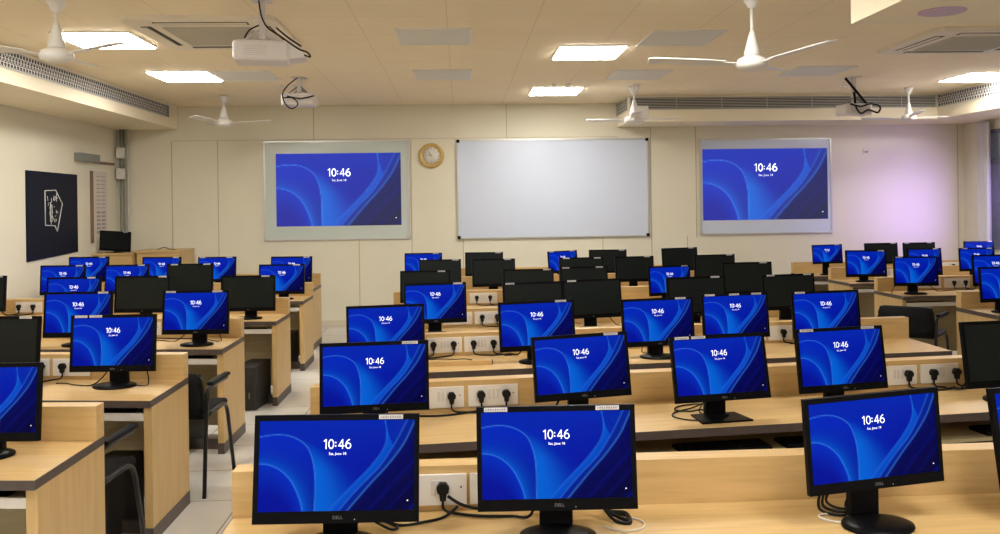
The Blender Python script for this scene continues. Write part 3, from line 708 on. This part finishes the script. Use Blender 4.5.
# ------------------------------------------------------------------ ceiling fittings
def panel(x, y, lit, lab, grp):
    t = thing('ceiling_light' if lit else 'ceiling_panel', lab, 'ceiling light' if lit else 'ceiling panel', (x, y, CEIL), 0, grp)
    a, b_ = .315, .345
    mk('frame', lambda bm: [box(bm, *q, -.012, 0) for q in ((-a, a, -b_, -b_+.012), (-a, a, b_-.012, b_), (-a, -a+.012, -b_+.012, b_-.012), (a-.012, a, -b_+.012, b_-.012))], 'whitep', t)
    mk('diffuser', lambda bm: box(bm, -a+.012, a-.012, -b_+.012, b_-.012, -.020 if lit else -.009, -.002), 'lamp' if lit else 'greyp', t)
for x, y, lab in ((-2.98, 7.6, 'lit square ceiling light beside the left fan'), (-2.95, 9.68, 'lit square ceiling light farther back on the left'), (1.24, 8.33, 'lit square ceiling light in the middle of the ceiling'),
                  (1.23, 11.15, 'lit square ceiling light closest to the front wall'), (6.17, 10.15, 'lit square ceiling light on the right near the grille'),
                  (-2.98, 4.4, 'added unseen square ceiling light above the left desks'), (1.24, 5.3, 'added unseen square ceiling light above the middle desks'), (-1.0, 2.0, 'added unseen square ceiling light over the aisle near the camera'), (1.6, 1.4, 'added unseen square ceiling light over the nearest desk row'),  # out-of-view lights, added to light the room
                  (-3.0, -.6, 'added unseen square ceiling light behind the camera on the left'), (1.0, -1.0, 'added unseen square ceiling light behind the camera on the right'), (5.4, 7.3, 'lit square ceiling light over the right desks')):  # the pair behind the camera is added for light too
    if y > 5.4 and x > 5 and y < 9: continue
    panel(x, y, True, lab, 'square ceiling lights')
for x, y, lab in ((-.20, 7.53, 'unlit grey ceiling panel, nearer one left of the middle light'), (-.17, 9.70, 'unlit grey ceiling panel, farther one left of the middle light'), (1.95, 7.65, 'unlit grey ceiling panel right of the middle ceiling light'),
                  (2.02, 9.80, 'unlit grey ceiling panel in front of the middle fan'), (3.98, 9.62, 'unlit grey ceiling panel beside the right projector'), (-2.31, 9.68, 'unlit grey ceiling panel touching the far left light')):
    panel(x, y, False, lab, 'unlit ceiling panels')

def cassette(x, y, w, d, lab):
    t = thing('air_conditioner', lab, 'air conditioner', (x, y, CEIL), 0, 'ceiling cassette air conditioners')
    a, b_ = w/2, d/2
    mk('panel', lambda bm: (prism(bm, [(-a+.05, -b_), (a-.05, -b_), (a, -b_+.05), (a, b_-.05), (a-.05, b_), (-a+.05, b_), (-a, b_-.05), (-a, -b_+.05)], -.035, 0, 'z')), 'acp', t)
    mk('intake_grille', lambda bm: (box(bm, -a*.58, a*.58, -b_*.58, b_*.58, -.045, -.0355, 0), [box(bm, -a*.56, a*.56, -b_*.56+i*b_*.075, -b_*.56+i*b_*.075+.012, -.050, -.045, 0) for i in range(15)]), 'acg', t)
    for k in range(4):
        R = Matrix.Rotation(k*PI/2, 4, 'Z'); aa, bb = (a, b_) if k % 2 == 0 else (b_, a)
        mk('air_slot', lambda bm: box(bm, -aa*.62, aa*.62, -bb*.86, -bb*.72, -.0375, -.034), 'dark', t, R)
        mk('louvre', lambda bm: box(bm, -aa*.60, aa*.60, -bb*.84, -bb*.78, -.044, -.038), 'acp', t, R)
cassette(-1.95, 7.30, 1.15, 1.28, 'ceiling cassette air conditioner on the left, behind the large projector')
cassette(4.66, 7.80, 1.22, 1.15, 'ceiling cassette air conditioner on the right beside the lowered ceiling')

def fan(x, y, zb, rad, az, lab, sc=1.0):
    t = thing('ceiling_fan', lab, 'fan', (x, y, CEIL), 0, 'white ceiling fans'); h = CEIL-zb
    mk('canopy', lambda bm: lathe(bm, [(.065*sc, 0), (.062*sc, -.03), (.030*sc, -.09*sc), (.018, -.10*sc)], 24), 'whitep', t)
    mk('down_rod', lambda bm: lathe(bm, [(.012, -.09*sc), (.012, -h+.19*sc)], 12), 'whitep', t)
    mk('lower_cup', lambda bm: lathe(bm, [(.016*sc, -h+.27*sc), (.024*sc, -h+.24*sc), (.052*sc, -h+.13*sc), (.058*sc, -h+.095*sc)], 24), 'whitep', t)
    mk('motor', lambda bm: lathe(bm, [(.060*sc, -h+.095*sc), (.098*sc, -h+.075*sc), (.112*sc, -h+.045*sc), (.105*sc, -h+.02*sc), (.06*sc, -h), (.01, -h-.002)], 32), 'whitep', t)
    for k in range(3):
        a = math.radians(az+120*k)
        R = Matrix.Translation((0, 0, -h+.045*sc)) @ Matrix.Rotation(a, 4, 'Z') @ Matrix.Rotation(math.radians(-3), 4, 'Y') @ Matrix.Rotation(math.radians(10), 4, 'X')
        def bl(bm):
            prism(bm, [(.19, -.045), (.30, -.060), (rad*.95, -.068), (rad, -.045), (rad, .045), (rad*.95, .062), (.30, .055), (.19, .04)], -.003, .003, 'z')
            prism(bm, [(.09, -.018), (.22, -.025), (.22, .025), (.09, .018)], -.007, -.002, 'z')
        mk('blade', bl, 'whitep', t, R)
fan(-2.72, 6.1, 2.71, .62, -28, 'white ceiling fan at upper left beside the lattice grille')
fan(-3.0, 11.4, 2.76, .58, 5, 'small distant white ceiling fan left of the left projection board', .95)
fan(2.16, 10.75, 2.68, .66, 22, 'white ceiling fan above the right end of the whiteboard', 1.1)
fan(2.05, 6.05, 2.62, .72, -66, 'large white ceiling fan right of the middle ceiling light', 1.0)
fan(5.80, 11.1, 2.72, .60, 15, 'small white ceiling fan in front of the right soffit', .85)
# white junction box hanging on the middle fan rod
t = thing('speaker_box', 'white box hanging beside the rod of the middle ceiling fan', 'box', (2.205, 10.60, CEIL))
mk('casing', lambda bm: box(bm, -.09, .09, -.05, .05, -.44, -.27, 0, .008), 'whitep', t)
mk('bracket', lambda bm: (box(bm, -.085, -.07, -.01, .01, -.27, 0), box(bm, -.09, .02, -.04, .04, -.008, 0)), 'whitep', t)

def projector(x, y, zb, w, rz, lab, front):
    t = thing('projector', lab, 'projector', (x, y, CEIL), rz, 'ceiling projectors'); h = CEIL-zb
    hh = w*.38
    def body(bm):
        box(bm, -w/2, w/2, -w*.36, w*.36, -h, -h+hh, 0, w*.06)
        for i in range(6): box(bm, -w*.30, w*.1, -w*.366, -w*.358, -h+hh*.25+i*hh*.09, -h+hh*.25+i*hh*.09+.004, 1)
    mk('casing', body, ['proj', 'acg'], t)
    mk('lens', lambda bm: lathe(bm, [(w*.11, w*.34), (w*.11, w*.40), (w*.08, w*.405)], 20, 0, w*.24, -h+hh*.5, axis='y'), 'black', t)
    mk('mount_pole', lambda bm: (box(bm, -.022, .022, -.022, .022, -h+hh+.02, 0), box(bm, -.07, .07, -.07, .07, -.008, 0)), 'proj', t)
    def arms(bm):
        for sx in (-1, 1):
            tube(bm, [Vector((0, 0, -h+hh+.10)), Vector((sx*w*.30, -w*.2, -h+hh+.0))], .010, 6); tube(bm, [Vector((0, 0, -h+hh+.06)), Vector((sx*w*.30, w*.2, -h+hh+.0))], .010, 6)
    mk('mount_arms', arms, 'proj' if front else 'pipe', t)
    return t, h, hh
t, h, hh = projector(-1.36, 6.2, 2.71, .38, math.radians(8), 'large white projector hanging from the ceiling at upper left', True)
mk('cable', lambda bm: (tube(bm, smooth_path([(-.02, -.03, 0), (.0, -.04, -.12), (.04, -.06, -.20), (.12, -.16, -.27), (.25, -.22, -.37), (.31, -.2, -.39), (.33, -.19, -.42), (.29, -.2, -.41)], 6), .006, 6),
                        tube(bm, smooth_path([(.10, -.06, -.20), (.17, -.12, -.27), (.27, -.2, -.35)], 6), .006, 6),
                        tube(bm, smooth_path([(-.02, -.03, -.18), (-.08, -.06, -.22), (-.11, -.1, -.28)], 6), .006, 6)), 'cable', t)
mk('lens_cover', lambda bm: prism(bm, [(.14, -h+.01), (.30, -h+.03), (.24, -h+.10), (.14, -h+.13)], -.12, .10, 'y'), 'proj', t)
t, h, hh = projector(-1.77, 9.9, 2.83, .36, math.radians(-4), 'white projector on a short mount facing the left board', False)
mk('cable', lambda bm: (tube(bm, smooth_path([(0, -.05, 0), (-.1, -.12, -.10), (-.15, -.15, -.2), (-.12, -.16, -.30), (-.05, -.16, -.36), (.02, -.16, -.31), (-.04, -.16, -.24), (-.14, -.16, -.24)], 6), .007, 6),
                        tube(bm, smooth_path([(-.1, -.16, -.22), (.05, -.17, -.25), (.2, -.15, -.22)], 6), .008, 6)), 'cable', t)
t, h, hh = projector(4.64, 10.15, 2.70, .34, math.radians(5), 'dark-wired projector on a long bracket facing the right board', False)
mk('bracket', lambda bm: (tube(bm, [Vector((-.10, 0, -.01)), Vector((.12, -.1, -.34))], .016, 6), tube(bm, [Vector((-.02, -.05, -.18)), Vector((-.02, -.08, -.34))], .014, 6)), 'blackm', t, label='black diagonal bracket')
mk('cable', lambda bm: (tube(bm, smooth_path([(-.12, -.14, -.33), (.0, -.16, -.36), (.12, -.16, -.33), (.24, -.15, -.36), (.22, -.14, -.43), (.1, -.15, -.40), (.0, -.15, -.44), (-.06, -.15, -.36)], 6), .011, 6)), 'cable', t)
o = mk('ceiling_speaker', lambda bm: (lathe(bm, [(.13, 0), (.13, -.006), (.115, -.010), (.02, -.011)], 32)), 'disc'); o.location = (2.83, 5.02, 2.80); tag(o, 'round flat disc fitting in the lowered ceiling at upper right', 'ceiling fitting')
for x, y in ((-2.10, 10.5), (-1.95, 10.5), (1.15, 10.55), (1.32, 10.55), (4.85, 10.9)):
    o = mk('smoke_detector', lambda bm: lathe(bm, [(.035, 0), (.033, -.02), (.015, -.035), (.003, -.036)], 16), 'whitep'); o.location = (x, y, CEIL)
    tag(o, {-2.10: 'small white ceiling knob, left of a pair by the far left light', -1.95: 'small white ceiling knob, right of a pair by the far left light', 1.15: 'small white ceiling knob, left of a pair before the front light', 1.32: 'small white ceiling knob, right of a pair before the front light', 4.85: 'small white ceiling knob between right projector and fan'}[x], 'ceiling fitting', 'small ceiling knobs')

# ------------------------------------------------------------------ boards on the front wall
def board(name, x0, x1, z0, z1, m, lab, corner='frame', cat='whiteboard'):
    t = thing(name, lab, cat, ((x0+x1)/2, YW-.001, (z0+z1)/2)); w, h = (x1-x0)/2, (z1-z0)/2
    mk('surface', lambda bm: box(bm, -w+.01, w-.01, -.018, 0, -h+.01, h-.01), m, t)
    mk('frame', lambda bm: [box(bm, *q, -.028, 0, *r) for q, r in (((-w, w), (h-.022, h)), ((-w, w), (-h, -h+.022)), ((-w, -w+.022), (-h+.022, h-.022)), ((w-.022, w), (-h+.022, h-.022)))], 'frame', t)
    for sx in (-1, 1):
        for sz in (-1, 1):
            mk('corner_cap', lambda bm: box(bm, min(sx*w, sx*(w-.045)), max(sx*w, sx*(w-.045)), -.033, 0, min(sz*h, sz*(h-.045)), max(sz*h, sz*(h-.045)), 0, .004), corner, t)
    return t
tl = board('projection_board', -2.77, -.715, 1.24, 2.65, 'boardg', 'grey-white board with projected blue picture, left of the round clock', cat='projection board')
tw = board('whiteboard', -.04, 2.725, 1.225, 2.645, 'board', 'large blank whiteboard with black corners in the middle of the front wall', 'blackm')
tr = board('projection_board', 3.47, 5.415, 1.23, 2.62, 'board', 'white board with projected blue picture on the right of the wall', cat='projection board')
PR = screen_mesh('projected_picture', 1.76, 1.03, 110, 64, 'projection')
PR2 = PR.copy()
put('projected_picture', PR, tl, Matrix.Translation((-1.715+1.7425, -.021, 1.955-1.945)), 'blue projected picture with the time 10:46')
put('projected_picture', PR2, tr, Matrix.Translation((4.43-4.4425, -.021, 1.955-1.925)) @ Matrix.Diagonal((1.045, 1, 1, 1)), 'blue projected picture with the time 10:46')
# clock
t = thing('wall_clock', 'round golden-rimmed wall clock between left board and whiteboard', 'clock', (-.40, YW, 2.42))
mk('rim', lambda bm: lathe(bm, [(.178, 0), (.180, -.02), (.165, -.036), (.130, -.030), (.122, -.018)], 40, axis='y'), 'gold', t)
mk('dial', lambda bm: lathe(bm, [(.122, -.012), (.122, -.0195), (.01, -.020)], 32, axis='y'), 'face', t)
def ticks(bm):
    for i in range(12):
        a = i*PI/6; box(bm, -.003, .003, -.022, -.0195, .098, .115, rot=Matrix.Rotation(a, 4, 'Y'))
mk('numerals', ticks, 'dark', t)
mk('hour_hand', lambda bm: box(bm, -.004, .004, -.025, -.022, -.01, .06, rot=Matrix.Rotation(math.radians(-37), 4, 'Y')), 'dark', t)
mk('minute_hand', lambda bm: box(bm, -.003, .003, -.028, -.025, -.012, .055, rot=Matrix.Rotation(math.radians(-84), 4, 'Y')), 'print', t)

# ------------------------------------------------------------------ left wall
t = thing('wall_poster', 'dark navy poster with white line drawing on the left wall', 'poster', (XL, 10.61, 1.66))
mk('sheet', lambda bm: prism(bm, [(-.65, -.52), (.65, -.47), (.65, .495), (-.65, .50)], 0, .012, 'x'), 'navy', t)
def drawing(bm):
    def seg(a, b, r=.006): tube(bm, [Vector((.014, *a)), Vector((.014, *b))], r, 5)
    P = [(-.22, .28), (.05, .29), (.22, .13), (.08, -.20), (.02, -.13), (-.22, -.12)]
    for i in range(6): seg(P[i], P[(i+1) % 6])
    rnd = random.Random(3)
    for i in range(26):
        y = rnd.uniform(-.16, .10); z = rnd.uniform(-.08, .20); seg((y, z), (y+rnd.uniform(-.04, .04), z+rnd.uniform(-.06, .06)), .004)
    seg((-.09, -.08), (-.09, .15), .007); seg((-.05, -.08), (-.05, .12), .005)
mk('line_drawing', drawing, 'chalk', t)
t = thing('wall_chart', 'tall narrow printed paper chart on the left wall', 'chart', (XL, 12.0, 1.80))
mk('sheet', lambda bm: box(bm, 0, .006, -.20, .20, -.42, .42), 'paper', t)
mk('printed_lines', lambda bm: [box(bm, .006, .008, -.15+j*.16, -.03+j*.16, .36-i*.052-(.012 if i < 9 else .03), .36-i*.052) for i in range(15) for j in range(2)], 'print', t)
tag(mk('wooden_strip', lambda bm: box(bm, XL, XL+.03, 11.66, 11.71, 1.28, 2.22, 0, .004), 'brown'), 'thin brown vertical wooden strip left of the wall chart', 'strip')
t = thing('cable_trunking', 'brown box and thin trunking running to the corner conduit', 'trunking', (XL, 0, 0))
mk('trunk_box', lambda bm: box(bm, 0, .09, 11.20, 11.78, 2.33, 2.43, 0, .004), 'pipe', t); mk('trunk_run', lambda bm: box(bm, 0, .03, 11.78, 12.42, 2.325, 2.355), 'brown', t)
t = thing('conduit_pipes', 'grey vertical conduit pipes in the front left corner', 'pipes', (XL+.06, YW-.05, 0))
for dx in (0, .045): mk('pipe', lambda bm: lathe(bm, [(.014, .001), (.014, 2.83)], 12, cx=dx), 'pipe', t)
mk('pale_pipe', lambda bm: lathe(bm, [(.022, .001), (.022, 2.83)], 12, cx=.105), 'conduit', t)
for zc, lab in ((2.50, 'upper white junction box on the corner conduit'), (2.21, 'lower white junction box on the corner conduit')):
    o = mk('junction_box', lambda bm: (box(bm, -.05, .05, -.035, .035, -.075, .075, 0, .006), lathe(bm, [(.010, -.036), (.010, -.038)], 10, 1, axis='y')), ['plate', 'switch']); o.location = (XL+.08, YW-.105, zc); tag(o, lab, 'junction box', 'junction boxes on the conduit')

# cabinets by the front left corner with a monitor on top
def cabinet(x0, x1, y0, y1, h, lab):
    t = thing('wooden_cabinet', lab, 'cabinet', (x0, y0, 0)); w = x1-x0; d = y1-y0
    mk('body', lambda bm: (box(bm, 0, w, .02, d, 0, h-.03), box(bm, -.01, w+.01, 0, d, h-.03, h)), 'wood', t)
    n = 2 if w > .5 else 1
    for i in range(n):
        dr = mk('door', lambda bm: box(bm, i*w/n+.006, (i+1)*w/n-.006, .002, .0195, .06, h-.04, 0, .002), 'wood', t)
        mk('handle', lambda bm: box(bm, (i+1)*w/n-.05, (i+1)*w/n-.035, -.012, .002, h*.6, h*.6+.12), 'frame', dr)
cabinet(-4.77, -4.30, 11.68, 12.3, 1.145, 'pale wooden cabinet in the front left corner, under the black monitor')
cabinet(-4.27, -3.70, 11.80, 12.4, 1.165, 'wider pale wooden cabinet right of the one carrying the monitor')
MON_T = monitor('L', 9, -4.53, 11.80, 1.298, -4, -2, 4, .84, 'off', 's', 1.145, 'small switched-off black monitor standing on the corner cabinet')
tag(mk('desk_cable', lambda bm: tube(bm, smooth_path([(-4.05, 11.95, 1.17), (-3.95, 11.95, 1.20), (-3.88, 11.93, 1.175), (-3.80, 11.92, 1.17)], 6), .005, 6), 'cable'), 'thin black cable lying on top of the wider cabinet', 'cable')
# small camera bracket on the front wall right of the board
t = thing('wall_hook', 'small white bracket on the front wall right of the boards', 'bracket', (5.92, YW, 2.42))
mk('plate', lambda bm: box(bm, -.03, .03, -.012, 0, -.03, .05, 0, .003), 'plate', t); mk('hook', lambda bm: tube(bm, smooth_path([(0, -.012, .0), (.01, -.05, -.02), (.02, -.06, .01)], 5), .008, 6), 'conduit', t)

# ------------------------------------------------------------------ light, world, camera
wd = bpy.data.worlds.new('world'); S.world = wd; wd.use_nodes = True
bg = wd.node_tree.nodes['Background']; bg.inputs[0].default_value = (1.0, .95, .90, 1); bg.inputs[1].default_value = 0.5
def area(name, loc, rot, sx, sy, p, col, spread=PI):
    l = bpy.data.lights.new(name, 'AREA'); l.shape = 'RECTANGLE'; l.size = sx; l.size_y = sy; l.energy = p; l.color = col; l.spread = spread
    o = bpy.data.objects.new(name, l); COL.objects.link(o); o.location = loc; o.rotation_euler = rot; return o
area('window_daylight', (XR-.03, 9.9, 1.85), (0, math.radians(90), 0), 1.5, 3.0, 10.0, (.72, .66, 1.0))
area('window_skylight', (XR-.10, 11.1, 1.55), Vector((-.8, 1.5, 0)).to_track_quat('-Z', 'Z').to_euler(), .8, 1.1, 8.0, (.45, .28, 1.0), math.radians(75))
cd = bpy.data.cameras.new('camera'); co = bpy.data.objects.new('camera', cd); COL.objects.link(co); S.camera = co
TH = math.atan(40/880.); RO = .0135
fw = Vector((math.sin(TH), math.cos(TH), 0)); r0 = Vector((math.cos(TH), -math.sin(TH), 0)); u0 = Vector((0, 0, 1))
rt = r0*math.cos(RO)-u0*math.sin(RO); up = u0*math.cos(RO)+r0*math.sin(RO)
m3 = Matrix((rt, up, -fw)).transposed().to_4x4(); m3.translation = (0, 0, 1.70); co.matrix_world = m3
cd.sensor_width = 36; cd.sensor_fit = 'HORIZONTAL'; cd.lens = 36*.88; cd.shift_y = -(267-205.3)/1000; cd.clip_start = .05
S.view_settings.view_transform = 'Standard'; S.view_settings.look = 'None'; S.view_settings.gamma = 1; S.view_settings.use_curve_mapping = False
S.view_settings.exposure = 0.28
